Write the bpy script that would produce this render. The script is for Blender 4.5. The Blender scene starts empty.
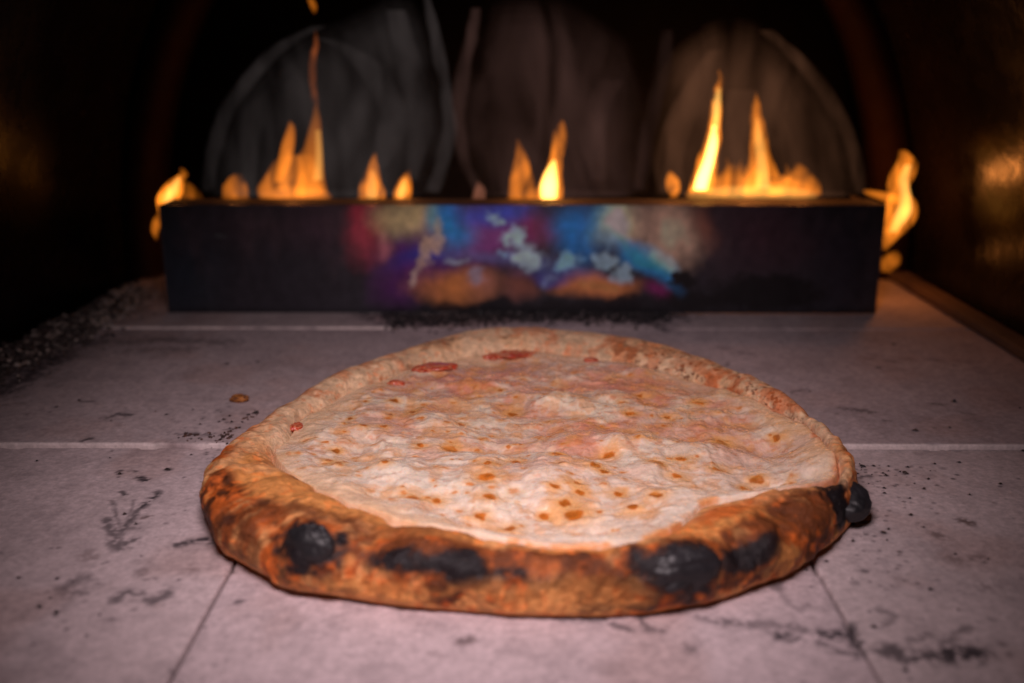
import bpy, math
import numpy as np
sc = bpy.context.scene
COL = sc.collection

# ------------------------------------------------------------------ camera
CAM_H, PITCH, YAW, F = 0.19, math.radians(15.8), math.atan(5/1023), 1023.0
cd = bpy.data.cameras.new('camera'); cam = bpy.data.objects.new('camera', cd); COL.objects.link(cam)
cam.location = (0, 0, CAM_H); cam.rotation_euler = (math.pi/2-PITCH, 0, YAW)
cd.sensor_width = 36; cd.lens = 36*F/1024; cd.clip_start = 0.01; cd.clip_end = 50
cd.dof.use_dof = True; cd.dof.focus_distance = 0.475; cd.dof.aperture_fstop = 5.0
sc.camera = cam
# ------------------------------------------------------------------ world, exposure
w = bpy.data.worlds.new('World'); sc.world = w; w.use_nodes = True
w.node_tree.nodes['Background'].inputs[0].default_value = (0.9, 0.8, 0.9, 1)
w.node_tree.nodes['Background'].inputs[1].default_value = 0.0015
sc.view_settings.view_transform = 'Standard'; sc.view_settings.look = 'None'
sc.view_settings.exposure = 0; sc.view_settings.gamma = 1
sc.render.engine = 'CYCLES'
sc.cycles.use_denoising = True
sc.cycles.max_bounces = 8; sc.cycles.transparent_max_bounces = 48; sc.cycles.volume_bounces = 0
sc.cycles.volume_step_rate = 1.0; sc.cycles.volume_max_steps = 256
sc.cycles.sample_clamp_indirect = 4
# ------------------------------------------------------------------ the lamp at the oven mouth
from mathutils import Vector
sl = bpy.data.lights.new('mouth_light', 'SPOT'); sl.energy = 7.5; sl.color = (1.0, .81, .84); sl.spot_size = math.radians(73.3); sl.spot_blend = 1.0; sl.shadow_soft_size = .07
mouth = bpy.data.objects.new('mouth_light', sl); COL.objects.link(mouth); mouth.location = (-.024, .150, .311)
mouth.rotation_euler = (Vector((-.0106, .4458, 0))-mouth.location).to_track_quat('-Z', 'Y').to_euler()

# ------------------------------------------------------------------ helpers
cy_, sy_, cp, sp = math.cos(YAW), math.sin(YAW), math.cos(PITCH), math.sin(PITCH)
RT = np.array([cy_, sy_, 0.0]); FW = np.array([-sy_*cp, cy_*cp, -sp]); UP = np.cross(RT, FW)
C0 = np.array([0, 0, CAM_H])
def ray(px, py): return FW + RT*(px-512)/F - UP*(py-341.5)/F
def at(px, py, z=0.0):
    d = ray(px, py); return C0 + d*((z-CAM_H)/d[2])
def atY(px, py, Y):
    d = ray(px, py); return C0 + d*(Y/d[1])
def proj(P):
    Q = P-C0; dz = Q@FW
    return 512+F*(Q@RT)/dz, 341.5-F*(Q@UP)/dz
def lin(r, g, b):
    c = np.array([r, g, b])/255.0
    return np.where(c <= .04045, c/12.92, ((c+.055)/1.055)**2.4)
def _h(ix, iy, iz, s):
    n = (ix*374761393 + iy*668265263 + iz*2147483647 + s*974711) & 0xffffffff
    n = ((n ^ (n >> 13))*1274126177) & 0xffffffff
    n = ((n ^ (n >> 16))*2246822519) & 0xffffffff
    return ((n ^ (n >> 15)) & 0xffffff)/float(0xffffff)
def vn(P, s=0):
    P = P+1000.0
    i = np.floor(P).astype(np.int64); f = P-i; u = f*f*f*(f*(f*6-15)+10)
    x, y, z = i[..., 0], i[..., 1], i[..., 2]; r = 0
    for a in (0, 1):
        for b in (0, 1):
            for c in (0, 1):
                wt = (u[..., 0] if a else 1-u[..., 0])*(u[..., 1] if b else 1-u[..., 1])*(u[..., 2] if c else 1-u[..., 2])
                r = r+wt*_h(x+a, y+b, z+c, s)
    return r
def fbm(P, scale, octv=4, s=0, gain=.5):
    P = P*scale; t = 0; A = 1; n = 0
    R = np.array([[.8, .6, 0], [-.48, .64, .6], [.36, -.48, .8]])
    for k in range(octv):
        t = t+A*vn(P, s+k*7); n += A; A *= gain; P = (P@R)*2.03+17.3
    return t/n
def sst(a, b, x):
    t = np.clip((x-a)/(b-a), 0, 1); return t*t*(3-2*t)
def mix(c, c2, m): return c*(1-m[..., None])+np.asarray(c2)*m[..., None]
def tag(o, label=None, cat=None, group=None, kind=None):
    if label: o['label'] = label
    if cat: o['category'] = cat
    if group: o['group'] = group
    if kind: o['kind'] = kind
    return o
def empty(name, loc=(0, 0, 0)):
    o = bpy.data.objects.new(name, None); COL.objects.link(o); o.location = loc; o.empty_display_size = .02; return o
def link(name, me, m=None, parent=None, smooth=True):
    if m: me.materials.append(m)
    if smooth: me.polygons.foreach_set('use_smooth', [True]*len(me.polygons))
    o = bpy.data.objects.new(name, me); COL.objects.link(o)
    if parent:
        o.parent = parent
        o.matrix_parent_inverse.identity()
        o.location = (-parent.location[0], -parent.location[1], -parent.location[2])
    return o
def quads_mesh(name, V, Q, col=None, tris=None):
    me = bpy.data.meshes.new(name); V = np.asarray(V, dtype=np.float32); Q = np.asarray(Q, dtype=np.int32)
    nq = len(Q); nt = 0 if tris is None else len(tris)
    me.vertices.add(len(V)); me.vertices.foreach_set('co', V.ravel())
    loops = Q.ravel() if nt == 0 else np.concatenate([Q.ravel(), np.asarray(tris, dtype=np.int32).ravel()])
    me.loops.add(len(loops)); me.loops.foreach_set('vertex_index', loops)
    me.polygons.add(nq+nt)
    st = np.concatenate([np.arange(nq)*4, nq*4+np.arange(nt)*3]).astype(np.int32)
    me.polygons.foreach_set('loop_start', st)
    me.update(calc_edges=True); me.validate()
    if col is not None:
        a = me.color_attributes.new('Col', 'FLOAT_COLOR', 'POINT')
        c4 = np.ones((len(V), 4), dtype=np.float32); c4[:, :col.shape[1]] = col
        a.data.foreach_set('color', c4.ravel())
    return me
def grid_quads(nu, nv, wrap=False):
    i = np.arange(nu if wrap else nu-1)[:, None]; j = np.arange(nv-1)[None, :]
    i2 = (i+1) % nu
    return np.stack([i*nv+j, i2*nv+j, i2*nv+j+1, i*nv+j+1], -1).reshape(-1, 4)
def box(x0, x1, y0, y1, z0, z1, bev=.001, name='box'):
    import bmesh
    bm = bmesh.new(); bmesh.ops.create_cube(bm, size=1)
    for v in bm.verts:
        v.co = ((x0+x1)/2+v.co.x*(x1-x0), (y0+y1)/2+v.co.y*(y1-y0), (z0+z1)/2+v.co.z*(z1-z0))
    if bev: bmesh.ops.bevel(bm, geom=bm.edges[:], offset=bev, segments=2, affect='EDGES', profile=.6)
    me = bpy.data.meshes.new(name); bm.to_mesh(me); bm.free(); return me

class NT:
    def __init__(s, name):
        s.m = bpy.data.materials.new(name); s.m.use_nodes = True; s.t = s.m.node_tree; s.N = s.t.nodes; s.L = s.t.links
        s.b = s.N['Principled BSDF']
    def n(s, typ, **k):
        x = s.N.new('ShaderNode'+typ)
        for a, b in k.items():
            if a.startswith('i_'):
                x.inputs[int(a[2:]) if a[2:].isdigit() else a[2:]].default_value = b
            else: setattr(x, a, b)
        return x
    def noise(s, scale, detail=6, rough=.55, co='Object', dist=0, stretch=None):
        tc = s.n('TexCoord'); x = s.n('TexNoise'); x.inputs['Scale'].default_value = scale
        x.inputs['Detail'].default_value = detail; x.inputs['Roughness'].default_value = rough; x.inputs['Distortion'].default_value = dist
        if stretch:
            mp = s.n('Mapping'); mp.inputs['Scale'].default_value = stretch
            s.L.new(tc.outputs[co], mp.inputs[0]); s.L.new(mp.outputs[0], x.inputs['Vector'])
        else: s.L.new(tc.outputs[co], x.inputs['Vector'])
        return x.outputs['Fac']
    def mapr(s, src, a, b, c, d):
        x = s.n('MapRange'); s.L.new(src, x.inputs[0])
        for k, v in zip((1, 2, 3, 4), (a, b, c, d)): x.inputs[k].default_value = v
        return x.outputs[0]
    def bump(s, hs, strength=.5, dist=.001):
        prev = None
        for h, d in hs:
            x = s.n('Bump'); x.inputs['Strength'].default_value = strength; x.inputs['Distance'].default_value = d
            s.L.new(h, x.inputs['Height'])
            if prev: s.L.new(prev, x.inputs['Normal'])
            prev = x.outputs[0]
        s.L.new(prev, s.b.inputs['Normal'])
    def vcol(s, tint=None, lo=.8, hi=1.2):
        a = s.n('Attribute'); a.attribute_name = 'Col'
        if tint is None: s.L.new(a.outputs['Color'], s.b.inputs['Base Color'])
        else:
            x = s.n('VectorMath', operation='SCALE'); s.L.new(a.outputs['Color'], x.inputs[0])
            s.L.new(s.mapr(tint, .3, .7, lo, hi), x.inputs['Scale'])
            s.L.new(x.outputs[0], s.b.inputs['Base Color'])
        return a

# materials ---------------------------------------------------------
def m_stone():
    t = NT('cordierite stone'); n1 = t.noise(420, 8, .7); n2 = t.noise(30, 4)
    t.vcol(n1, .76, 1.22)
    t.b.inputs['Roughness'].default_value = .8; t.b.inputs['Specular IOR Level'].default_value = .25
    t.bump([(n1, .0007), (n2, .0008)], .45); return t.m
def m_crust():
    t = NT('baked crust'); n1 = t.noise(260, 8, .65); n2 = t.noise(900, 4, .6)
    a = t.vcol(n1, .62, 1.30)
    t.L.new(t.mapr(a.outputs['Alpha'], 0, 1, .55, .36), t.b.inputs['Roughness'])
    t.b.inputs['Specular IOR Level'].default_value = .28
    t.b.inputs['Subsurface Weight'].default_value = .08; t.b.inputs['Subsurface Radius'].default_value = (.6, .3, .1); t.b.inputs['Subsurface Scale'].default_value = .004
    t.bump([(n1, .0016), (n2, .0006)], .75); return t.m
def m_cheese():
    t = NT('melted mozzarella'); n1 = t.noise(330, 6, .6); n2 = t.noise(1100, 4, .55)
    t.vcol(n1, .88, 1.10)
    t.L.new(t.mapr(n1, .35, .65, .16, .34), t.b.inputs['Roughness']); t.b.inputs['Specular IOR Level'].default_value = .5
    t.b.inputs['Subsurface Weight'].default_value = .22; t.b.inputs['Subsurface Radius'].default_value = (1, .5, .3); t.b.inputs['Subsurface Scale'].default_value = .003
    t.bump([(n1, .0007), (n2, .0003)], .6); return t.m
def m_char():
    t = NT('charred dough'); n1 = t.noise(300, 6, .6); n2 = t.noise(60, 3)
    r = t.n('ValToRGB'); t.L.new(n2, r.inputs[0])
    r.color_ramp.elements[0].color = (.005, .0045, .006, 1); r.color_ramp.elements[0].position = .35
    r.color_ramp.elements[1].color = (.016, .013, .017, 1); r.color_ramp.elements[1].position = .7
    t.L.new(r.outputs[0], t.b.inputs['Base Color']); t.b.inputs['Roughness'].default_value = .56; t.b.inputs['Specular IOR Level'].default_value = .75
    t.bump([(n1, .0006), (t.noise(110, 2, .5), .0010)], .5); return t.m
def m_dark(name, c, rough=.5, metal=0., bumpd=.0006, sc_=80, spec=.5, c2=None):
    t = NT(name); n1 = t.noise(sc_, 6, .6); n2 = t.noise(14, 5, .6)
    r = t.n('ValToRGB'); t.L.new(n2, r.inputs[0])
    r.color_ramp.elements[0].color = (*c, 1); r.color_ramp.elements[0].position = .35
    r.color_ramp.elements[1].color = (*(c2 or [x*1.8 for x in c]), 1); r.color_ramp.elements[1].position = .7
    t.L.new(r.outputs[0], t.b.inputs['Base Color'])
    t.L.new(t.mapr(n1, .3, .7, rough-.1, rough+.15), t.b.inputs['Roughness'])
    t.b.inputs['Metallic'].default_value = metal; t.b.inputs['Specular IOR Level'].default_value = spec
    t.bump([(n1, bumpd)], .5); return t.m
def m_vc(name, rough=.5, metal=0, spec=.5, sc_=300, b=.0004, lo=.85, hi=1.15):
    t = NT(name); n1 = t.noise(sc_, 6, .6); t.vcol(n1, lo, hi)
    t.b.inputs['Roughness'].default_value = rough; t.b.inputs['Metallic'].default_value = metal; t.b.inputs['Specular IOR Level'].default_value = spec
    t.bump([(n1, b)], .4); return t.m
STONE, CRUST, CHEESE, CHAR = m_stone(), m_crust(), m_cheese(), m_char()
VAULT = m_dark('sooty steel shell', (.006, .004, .0035), .24, .0, .0022, 30, .08)
SOOTWALL = m_dark('soot black back wall', (.006, .005, .005), .75, 0, .001, 60, .2)
STEEL = m_vc('heat tinted steel', .36, .35, .6, 120, .0003, .8, 1.2)
DARKSTEEL = m_dark('dark burnt steel', (.07, .05, .04), .75, .1, .0004, 160, .2)
RIB = m_dark('scorched rib', (.014, .005, .003), .7, 0, .0008, 60, .1)
RAIL = m_dark('rusty rail', (.10, .062, .045), .7, .1, .0008, 200, .3)

# ------------------------------------------------------------------ FLOOR (stone tiles, one sheet)
rng = np.random.default_rng(5)
XL, XR = at(236, 560)[0], at(811, 560)[0]
Y1, Y2 = at(60, 447)[1], at(250, 331)[1]
DY = Y2-Y1
xb = [-.42, XL-.2237*1.5, XL, XR, XR+.2237*1.5, .42]; xb = [-.36, XL, XR, .36]
yb = [Y1-2*DY, Y1-DY, Y1, Y2, .95]
rowz = [0, 0, .0017, .0026]
marks = []   # polyline px, radius m, strength, tone
def mk(pts, r, s=1.0, brown=0.0): marks.append(([at(*p)[:2] for p in pts], r, s, brown))
mk([(107, 520), (118, 545), (135, 540)], .0028, .75); mk([(112, 500), (122, 535)], .0012, .6); mk([(122, 530), (141, 508), (158, 492)], .0022, .8)
mk([(140, 508), (158, 494)], .0018, 1.0); mk([(112, 542), (120, 548), (130, 541)], .003, .75); mk([(134, 500), (128, 520)], .001, .5); mk([(104, 528), (134, 528)], .0016, .5)
mk([(62, 590), (76, 580), (84, 578)], .0040, .55); mk([(68, 594), (80, 592)], .0030, .5); mk([(116, 600), (128, 592), (142, 597), (156, 602), (168, 593)], .0030, .75)
mk([(176, 545), (190, 542), (206, 539), (214, 543)], .0024, .95); mk([(140, 478), (146, 480)], .0022, 1.1); mk([(131, 471), (135, 471)], .0015, .9); mk([(122, 492), (125, 495)], .0014, .9)
mk([(143, 518), (150, 516)], .0012, .7, .6); mk([(88, 555), (92, 557)], .004, .3, .8); mk([(140, 572), (146, 570)], .003, .3, .6); mk([(190, 568), (192, 570)], .003, .3, .6)
mk([(238, 600), (241, 601)], .0026, .8); mk([(105, 421), (118, 417), (130, 418)], .0022, .9); mk([(82, 405), (95, 404)], .0014, .7); mk([(84, 444), (90, 442)], .002, .9)
mk([(188, 437), (206, 437), (218, 438)], .0022, .8); mk([(176, 437), (180, 438)], .0012, .7); mk([(0, 408), (22, 406)], .0016, .5)
mk([(843, 411), (858, 413), (872, 415)], .0030, .7); mk([(866, 413), (870, 415)], .0022, .6); mk([(930, 406), (942, 408)], .002, .6); mk([(960, 415), (976, 418)], .0015, .5); mk([(790, 395), (805, 392)], .0030, .5); mk([(882, 423), (890, 424)], .0016, .5)
for p in [(865, 360), (900, 361), (930, 362), (870, 357), (960, 364), (885, 363), (720, 350), (745, 356)]: mk([p, (p[0]+9, p[1]+1)], .003, .45)
mk([(724, 622), (748, 625), (770, 624), (800, 628)], .0030, .6); mk([(780, 636), (794, 638)], .0036, .95); mk([(812, 634), (830, 636), (848, 634), (856, 640)], .0034, .95)
mk([(822, 642), (835, 650), (855, 655)], .0024, .7); mk([(850, 626), (858, 648)], .0026, .9); mk([(886, 652), (905, 658), (940, 655), (975, 652)], .0046, .85); mk([(940, 645), (952, 636), (968, 628)], .0022, .6)
mk([(945, 655), (974, 654)], .0052, 1.1); mk([(915, 640), (925, 636)], .003, .7); mk([(893, 648), (903, 656)], .0030, .9); mk([(884, 628), (895, 616), (880, 610)], .0020, .5)
mk([(775, 588), (780, 583)], .003, .6); mk([(776, 590), (800, 612), (808, 605)], .0016, .35); mk([(600, 617), (612, 624), (628, 630)], .0022, .75); mk([(640, 618), (650, 630), (664, 630)], .0022, .7); mk([(700, 617), (712, 621), (740, 625)], .0020, .6)
mk([(690, 648), (694, 650)], .0030, .6); mk([(462, 640), (468, 640)], .0028, .7, .3); mk([(560, 618), (600, 619)], .0025, .7); mk([(434, 655), (440, 656)], .003, .25, .6)
mk([(963, 521), (970, 523)], .0026, .8, .6); mk([(935, 534), (941, 537)], .0024, .6, .4); mk([(975, 556), (980, 557)], .0028, .4, .5); mk([(950, 558), (958, 562)], .0034, .35, .5); mk([(984, 586), (990, 588)], .0034, .3, .5)
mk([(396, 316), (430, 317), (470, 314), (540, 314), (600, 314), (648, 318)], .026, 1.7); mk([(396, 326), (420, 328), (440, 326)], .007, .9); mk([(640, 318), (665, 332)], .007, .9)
mk([(40, 360), (100, 345), (160, 342), (230, 345)], .010, .55); mk([(130, 352), (190, 352)], .008, .4); mk([(0, 395), (60, 358)], .012, .9)
specks = []
for k in range(420):   # burnt flour beside the pizza, and thinner everywhere
    u = rng.random()
    if u < .34: p = (852+rng.exponential(38), 462+rng.exponential(42))
    elif u < .52: p = (232-rng.exponential(22), 450+rng.normal(0, 22))
    elif u < .66: p = (rng.uniform(0, 230), rng.uniform(450, 683))
    elif u < .80: p = (rng.uniform(800, 1024), rng.uniform(450, 683))
    elif u < .90: p = (rng.uniform(0, 330), rng.uniform(335, 447))
    else: p = (rng.uniform(700, 1024), rng.uniform(335, 447))
    specks.append((at(*p)[:2], rng.uniform(.0004, .0012)*(1 if rng.random() < .9 else 1.7), rng.uniform(.35, 1)))
def floor_color(P, tid):
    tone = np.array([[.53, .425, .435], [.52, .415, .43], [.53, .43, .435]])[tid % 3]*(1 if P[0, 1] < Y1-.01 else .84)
    n = fbm(P, 14, 4, 3); n2 = fbm(P, 70, 4, 9)
    c = np.ones((len(P), 3))*tone*(0.84+.34*n[:, None])
    c = mix(c, (.40, .27, .25), sst(.52, .75, fbm(P, 22, 4, 21))*.45)       # pinkish stains
    c = mix(c, (.20, .16, .17), sst(.50, .78, n2)*.24); c = c*(1+.40*(fbm(P, 330, 3, 13)-.5)[:, None])
    m = np.zeros(len(P)); br = np.zeros(len(P))
    wn = fbm(P, 260, 3, 31); wn2 = fbm(P, 620, 2, 41)
    D = P[:, :2]
    for pl, r, s, b in marks:
        lo = np.min(pl, 0)-3*r; hi = np.max(pl, 0)+3*r
        k = np.where((D[:, 0] > lo[0]) & (D[:, 0] < hi[0]) & (D[:, 1] > lo[1]) & (D[:, 1] < hi[1]))[0]
        if len(k) == 0: continue
        d = np.full(len(k), 9.)
        for a, b2 in zip(pl[:-1], pl[1:]):
            ab = b2-a; t = np.clip(((D[k]-a)@ab)/max(ab@ab, 1e-12), 0, 1)
            d = np.minimum(d, np.linalg.norm(D[k]-a-t[:, None]*ab, axis=1))
        v = s*sst(2.1, .1, d/r)*sst(.40, .60, wn[k]*.45+wn2[k]*.55+.14*(1-d/r))
        m[k] = np.maximum(m[k], v); br[k] = np.maximum(br[k], v*b)
    for c0, r, s in specks:
        k = np.where((np.abs(D[:, 0]-c0[0]) < 3*r) & (np.abs(D[:, 1]-c0[1]) < 3*r))[0]
        if len(k): m[k] = np.maximum(m[k], s*sst(1.5, .5, np.linalg.norm(D[k]-c0, axis=1)/r))
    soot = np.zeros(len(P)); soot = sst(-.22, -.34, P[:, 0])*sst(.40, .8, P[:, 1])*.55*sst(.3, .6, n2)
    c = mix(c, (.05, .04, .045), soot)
    c = mix(c, (.024, .019, .026), np.clip(m, 0, 1)*.93)
    c = np.where((br > .05)[:, None], mix(c, (.16, .075, .05), np.clip(br, 0, 1)*.8), c)
    return c
fv, fq, fc = [], [], []; off = 0; tid = 0
for r in range(len(yb)-1):
    xb = [-.36, XL, XR, .36] if r < 2 else [-.36, -.088+.10*(r == 2), .36]
    for q in range(len(xb)-1):
        g = .0007; x0, x1, y0, y1 = xb[q]+g, xb[q+1]-g, yb[r]+g, yb[r+1]-g
        if r == 0: step = .004
        else: step = .0008 if r == 1 else (.0011 if r == 2 else .0022)
        bev = .0009
        def axis(a, b):
            n = max(3, int((b-a-2*bev)/step)); return np.concatenate([[a, a, a+bev*.35], np.linspace(a+bev, b-bev, n), [b-bev*.35, b, b]])
        X, Y = axis(x0, x1), axis(y0, y1)
        XX, YY = np.meshgrid(X, Y, indexing='ij'); P = np.stack([XX.ravel(), YY.ravel(), np.zeros(XX.size)], 1)
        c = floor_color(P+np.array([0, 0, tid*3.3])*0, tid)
        e = np.minimum(np.minimum(XX-x0, x1-XX), np.minimum(YY-y0, y1-YY)).ravel()
        z = -bev*(1-np.sqrt(np.clip(1-(1-np.clip(e/bev, 0, 1))**2, 0, 1)))
        z = z - .0009*sst(.0030, .0, e)*sst(.60, .72, fbm(P, 120, 3, 77))            # chipped edges
        ring = np.zeros_like(XX, bool); ring[0] = ring[-1] = True; ring[:, 0] = ring[:, -1] = True
        z = np.where(ring.ravel(), -.012, z)+(rowz[2] if (r == 3 and q == 1) else rowz[r])
        c = mix(c, (.16, .11, .105), ring.ravel()*1.0)
        if r == 2 or (r == 3 and q == 0): c = mix(c, (.72, .60, .58), (sst(.0022, .0008, YY-y0)*sst(.25, .45, fbm(P.reshape(XX.shape+(3,)), 40, 3, 5))).ravel()*.8)   # light caught by the raised tile edge, painted in as a pale line
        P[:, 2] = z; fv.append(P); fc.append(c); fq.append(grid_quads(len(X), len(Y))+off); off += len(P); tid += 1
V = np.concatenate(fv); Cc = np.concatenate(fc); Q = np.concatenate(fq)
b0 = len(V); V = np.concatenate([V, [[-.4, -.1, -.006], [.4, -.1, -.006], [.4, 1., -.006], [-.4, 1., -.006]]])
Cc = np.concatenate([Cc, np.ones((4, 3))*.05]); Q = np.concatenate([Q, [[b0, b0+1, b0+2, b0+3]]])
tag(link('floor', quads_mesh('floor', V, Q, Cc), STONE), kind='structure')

# ------------------------------------------------------------------ OVEN SHELL
BACK = .945; HV = .40; RV = .335
oven = empty('pizza_oven', (0, .5, 0))
tag(oven, 'dark sooty arched interior of a gas pizza oven around the flames', 'oven')
na, ny = 120, 60
A = np.linspace(0, math.pi, na); Ys = np.linspace(.24, BACK, ny)
AA, YY = np.meshgrid(A, Ys, indexing='ij')
rr = 1+.004*np.sin(AA*7+YY*9)
VV = np.stack([RV*np.cos(AA)*rr, YY, HV*np.sin(AA)**.85*rr], -1).reshape(-1, 3); VV[:, 2] -= .002
outer = VV*np.array([1.05, 1, 1.05])
Qv = grid_quads(na, ny); nvt = len(VV)
rim = np.array([[i*ny, (i+1)*ny, (i+1)*ny+nvt, i*ny+nvt] for i in range(na-1)])
link('vault', quads_mesh('vault', np.concatenate([VV, outer]), np.concatenate([Qv, Qv[:, ::-1]+nvt, rim])), VAULT, oven)
# rib where the vault meets the back wall
bwv = np.array([[RV*math.cos(a), BACK, HV*math.sin(a)**.85-.002] for a in A]); bwb = bwv+np.array([0, .02, 0])
cc = np.array([[0, BACK, 0.0], [0, BACK+.02, 0.0]])
vs = np.concatenate([bwv, bwb, cc]); tr = [[i, i+1, 2*na] for i in range(na-1)]+[[na+i+1, na+i, 2*na+1] for i in range(na-1)]
link('back_wall', quads_mesh('back_wall', vs, [[i, i+na, i+na+1, i+1] for i in range(na-1)], tris=tr), SOOTWALL, oven, False)
yr = BACK-.09
ang = np.linspace(.0, math.pi, 90); prof = [(0, 0), (-.022, .01), (-.022, .05), (0, .05)]
rv = np.array([[(RV-.004+p[0])*math.cos(a), yr+p[1], (HV-.004+p[0])*math.sin(a)**.85] for a in ang for p in prof])
rq = [[i*4+j, (i+1)*4+j, (i+1)*4+(j+1) % 4, i*4+(j+1) % 4] for i in range(89) for j in range(4)]
link('arch_rib', quads_mesh('arch_rib', rv, rq), RIB, oven, False)
link('side_rail', box(.318, .334, .26, .93, 0.003, .010, .0015), RAIL, oven, False)
link('side_rail', box(-.336, -.322, .26, .93, 0.001, .006, .0015), VAULT, oven, False)

# ------------------------------------------------------------------ BURNER GUARD (heat tinted box)
GL, GR = at(168, 313, .0026)[0], at(875, 313, .0026)[0]; GY = at(520, 313, .0026)[1]; GT = atY(520, 205, GY)[2]
guard = empty('burner_guard', ((GL+GR)/2, GY+.02, 0))
tag(guard, 'long steel burner box with rainbow heat tint at its middle, standing behind the pizza', 'burner box')
nx, nz = 620, 110
X = np.linspace(GL, GR, nx); Z = np.linspace(.0025, GT, nz)
XX, ZZ = np.meshgrid(X, Z, indexing='ij')
P = np.stack([XX.ravel(), np.full(XX.size, GY), ZZ.ravel()], 1)
P[:, 1] += .0008*(fbm(P, 9, 3, 2)-.5)*2
px, py = proj(P)
wx = px+(fbm(P, 38, 4, 5)-.5)*26; wy = py+(fbm(P, 38, 4, 8)-.5)*20
fx = px+(fbm(P, 75, 5, 15, .6)-.5)*30; fy = py+(fbm(P, 75, 5, 18, .6)-.5)*24
gn = fbm(P, 300, 4, 19)
c = np.ones((len(P), 3))*lin(31, 29, 34)
def blob(c, col, x, y, rx, ry, s=1.0, soft=.7, rot=0, f=False):
    if f and min(col) > 125: col = (col[0]*.72, col[1]*.84, col[2]*.90)
    ax, ay = (fx, fy) if f else (wx, wy); dx, dy = ax-x, ay-y
    cr, sr = math.cos(math.radians(rot)), math.sin(math.radians(rot))
    u, v = (dx*cr+dy*sr)/rx, (-dx*sr+dy*cr)/ry
    return mix(c, lin(*col), s*sst(1+soft*.55, 1-soft*(1.3 if f else 1.0), np.hypot(u, v)+(gn-.5)*(.5 if f else .2)))
K = [((24, 32, 40), 180, 275, 40, 60, .7, 1.2), ((50, 38, 42), 265, 225, 60, 26, .6, 1.4), ((48, 30, 40), 330, 225, 40, 30, .6, 1.2),
     ((70, 25, 85), 408, 262, 34, 30, .9, 1.0), ((150, 45, 62), 366, 228, 20, 34, .9, 1.0), ((185, 110, 120), 386, 248, 8, 14, .7, 1.0),
     ((168, 155, 110), 408, 220, 32, 22, .95, .9), ((95, 45, 100), 480, 235, 60, 30, .95, 1.0), ((20, 95, 150), 452, 222, 26, 26, 1, .9), ((85, 135, 140), 434, 216, 10, 14, .8, 1.0),
     ((25, 40, 120), 420, 258, 30, 9, .8, 1.0, -20), ((60, 25, 80), 440, 275, 30, 18, .7, 1.0), ((60, 20, 70), 395, 290, 22, 20, .7, 1.2),
     ((35, 60, 150), 500, 212, 40, 14, .8, 1.0), ((90, 25, 65), 540, 228, 24, 20, .9, .8), ((20, 90, 150), 582, 232, 30, 34, .95, .9),
     ((150, 92, 48), 455, 286, 42, 19, .95, .8), ((120, 80, 75), 480, 284, 20, 14, .6, 1), ((160, 98, 58), 592, 285, 40, 13, .95, .7), ((60, 60, 130), 552, 276, 34, 8, .6, 1.0), ((100, 60, 50), 520, 288, 20, 16, .8, .8),
     ((80, 130, 150), 603, 220, 14, 24, .8, 1.0), ((175, 195, 165), 620, 222, 18, 22, .95, 1.0), ((170, 150, 120), 633, 224, 9, 20, .7, 1.0), ((120, 105, 95), 640, 220, 10, 26, .6, 1.0), ((178, 150, 128), 672, 232, 32, 34, .92, .9), ((120, 75, 60), 706, 228, 12, 24, .75, 1.0),
     ((40, 125, 190), 645, 262, 44, 12, .95, .9, 38), ((150, 190, 205), 662, 262, 22, 8, .6, .9, 40), ((90, 25, 70), 655, 293, 20, 8, .9, .8, 25),
     ((75, 90, 140), 520, 262, 90, 7, .5, 1.0, 8), ((52, 30, 38), 760, 235, 60, 40, .75, 1.5), ((24, 22, 30), 845, 260, 40, 60, .7, 1.0)]
for k in K: c = blob(c, *k)
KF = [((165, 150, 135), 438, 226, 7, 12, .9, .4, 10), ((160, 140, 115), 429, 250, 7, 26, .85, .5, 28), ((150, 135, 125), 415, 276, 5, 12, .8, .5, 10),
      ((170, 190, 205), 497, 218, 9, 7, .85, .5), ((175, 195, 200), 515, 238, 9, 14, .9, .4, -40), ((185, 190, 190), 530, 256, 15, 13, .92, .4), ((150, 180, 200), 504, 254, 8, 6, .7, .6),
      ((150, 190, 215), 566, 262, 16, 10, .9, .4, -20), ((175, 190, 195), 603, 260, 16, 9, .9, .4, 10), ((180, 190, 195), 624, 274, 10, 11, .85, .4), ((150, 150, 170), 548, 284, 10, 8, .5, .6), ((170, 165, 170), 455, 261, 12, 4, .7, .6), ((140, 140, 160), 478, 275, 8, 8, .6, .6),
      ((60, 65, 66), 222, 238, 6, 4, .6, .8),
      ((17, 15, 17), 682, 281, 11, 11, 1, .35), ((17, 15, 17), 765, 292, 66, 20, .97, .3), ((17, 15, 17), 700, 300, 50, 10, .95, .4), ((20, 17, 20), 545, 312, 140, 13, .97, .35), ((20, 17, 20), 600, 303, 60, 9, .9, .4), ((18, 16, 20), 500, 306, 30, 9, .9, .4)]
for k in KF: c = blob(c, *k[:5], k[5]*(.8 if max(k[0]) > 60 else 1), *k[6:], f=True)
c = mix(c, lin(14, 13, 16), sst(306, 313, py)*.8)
c = mix(c, lin(58, 46, 50), sst(.45, .75, fbm(P*np.array([1, 1, .5]), 60, 4, 61))*sst(300, 240, py)*.35)
c = np.clip(c*(3.0+.1*sst(.09, .02, c.max(1)))[:, None]*(.8+.4*fbm(P*np.array([1, 1, .4]), 150, 3, 88)[:, None]), 0, .85)
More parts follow.
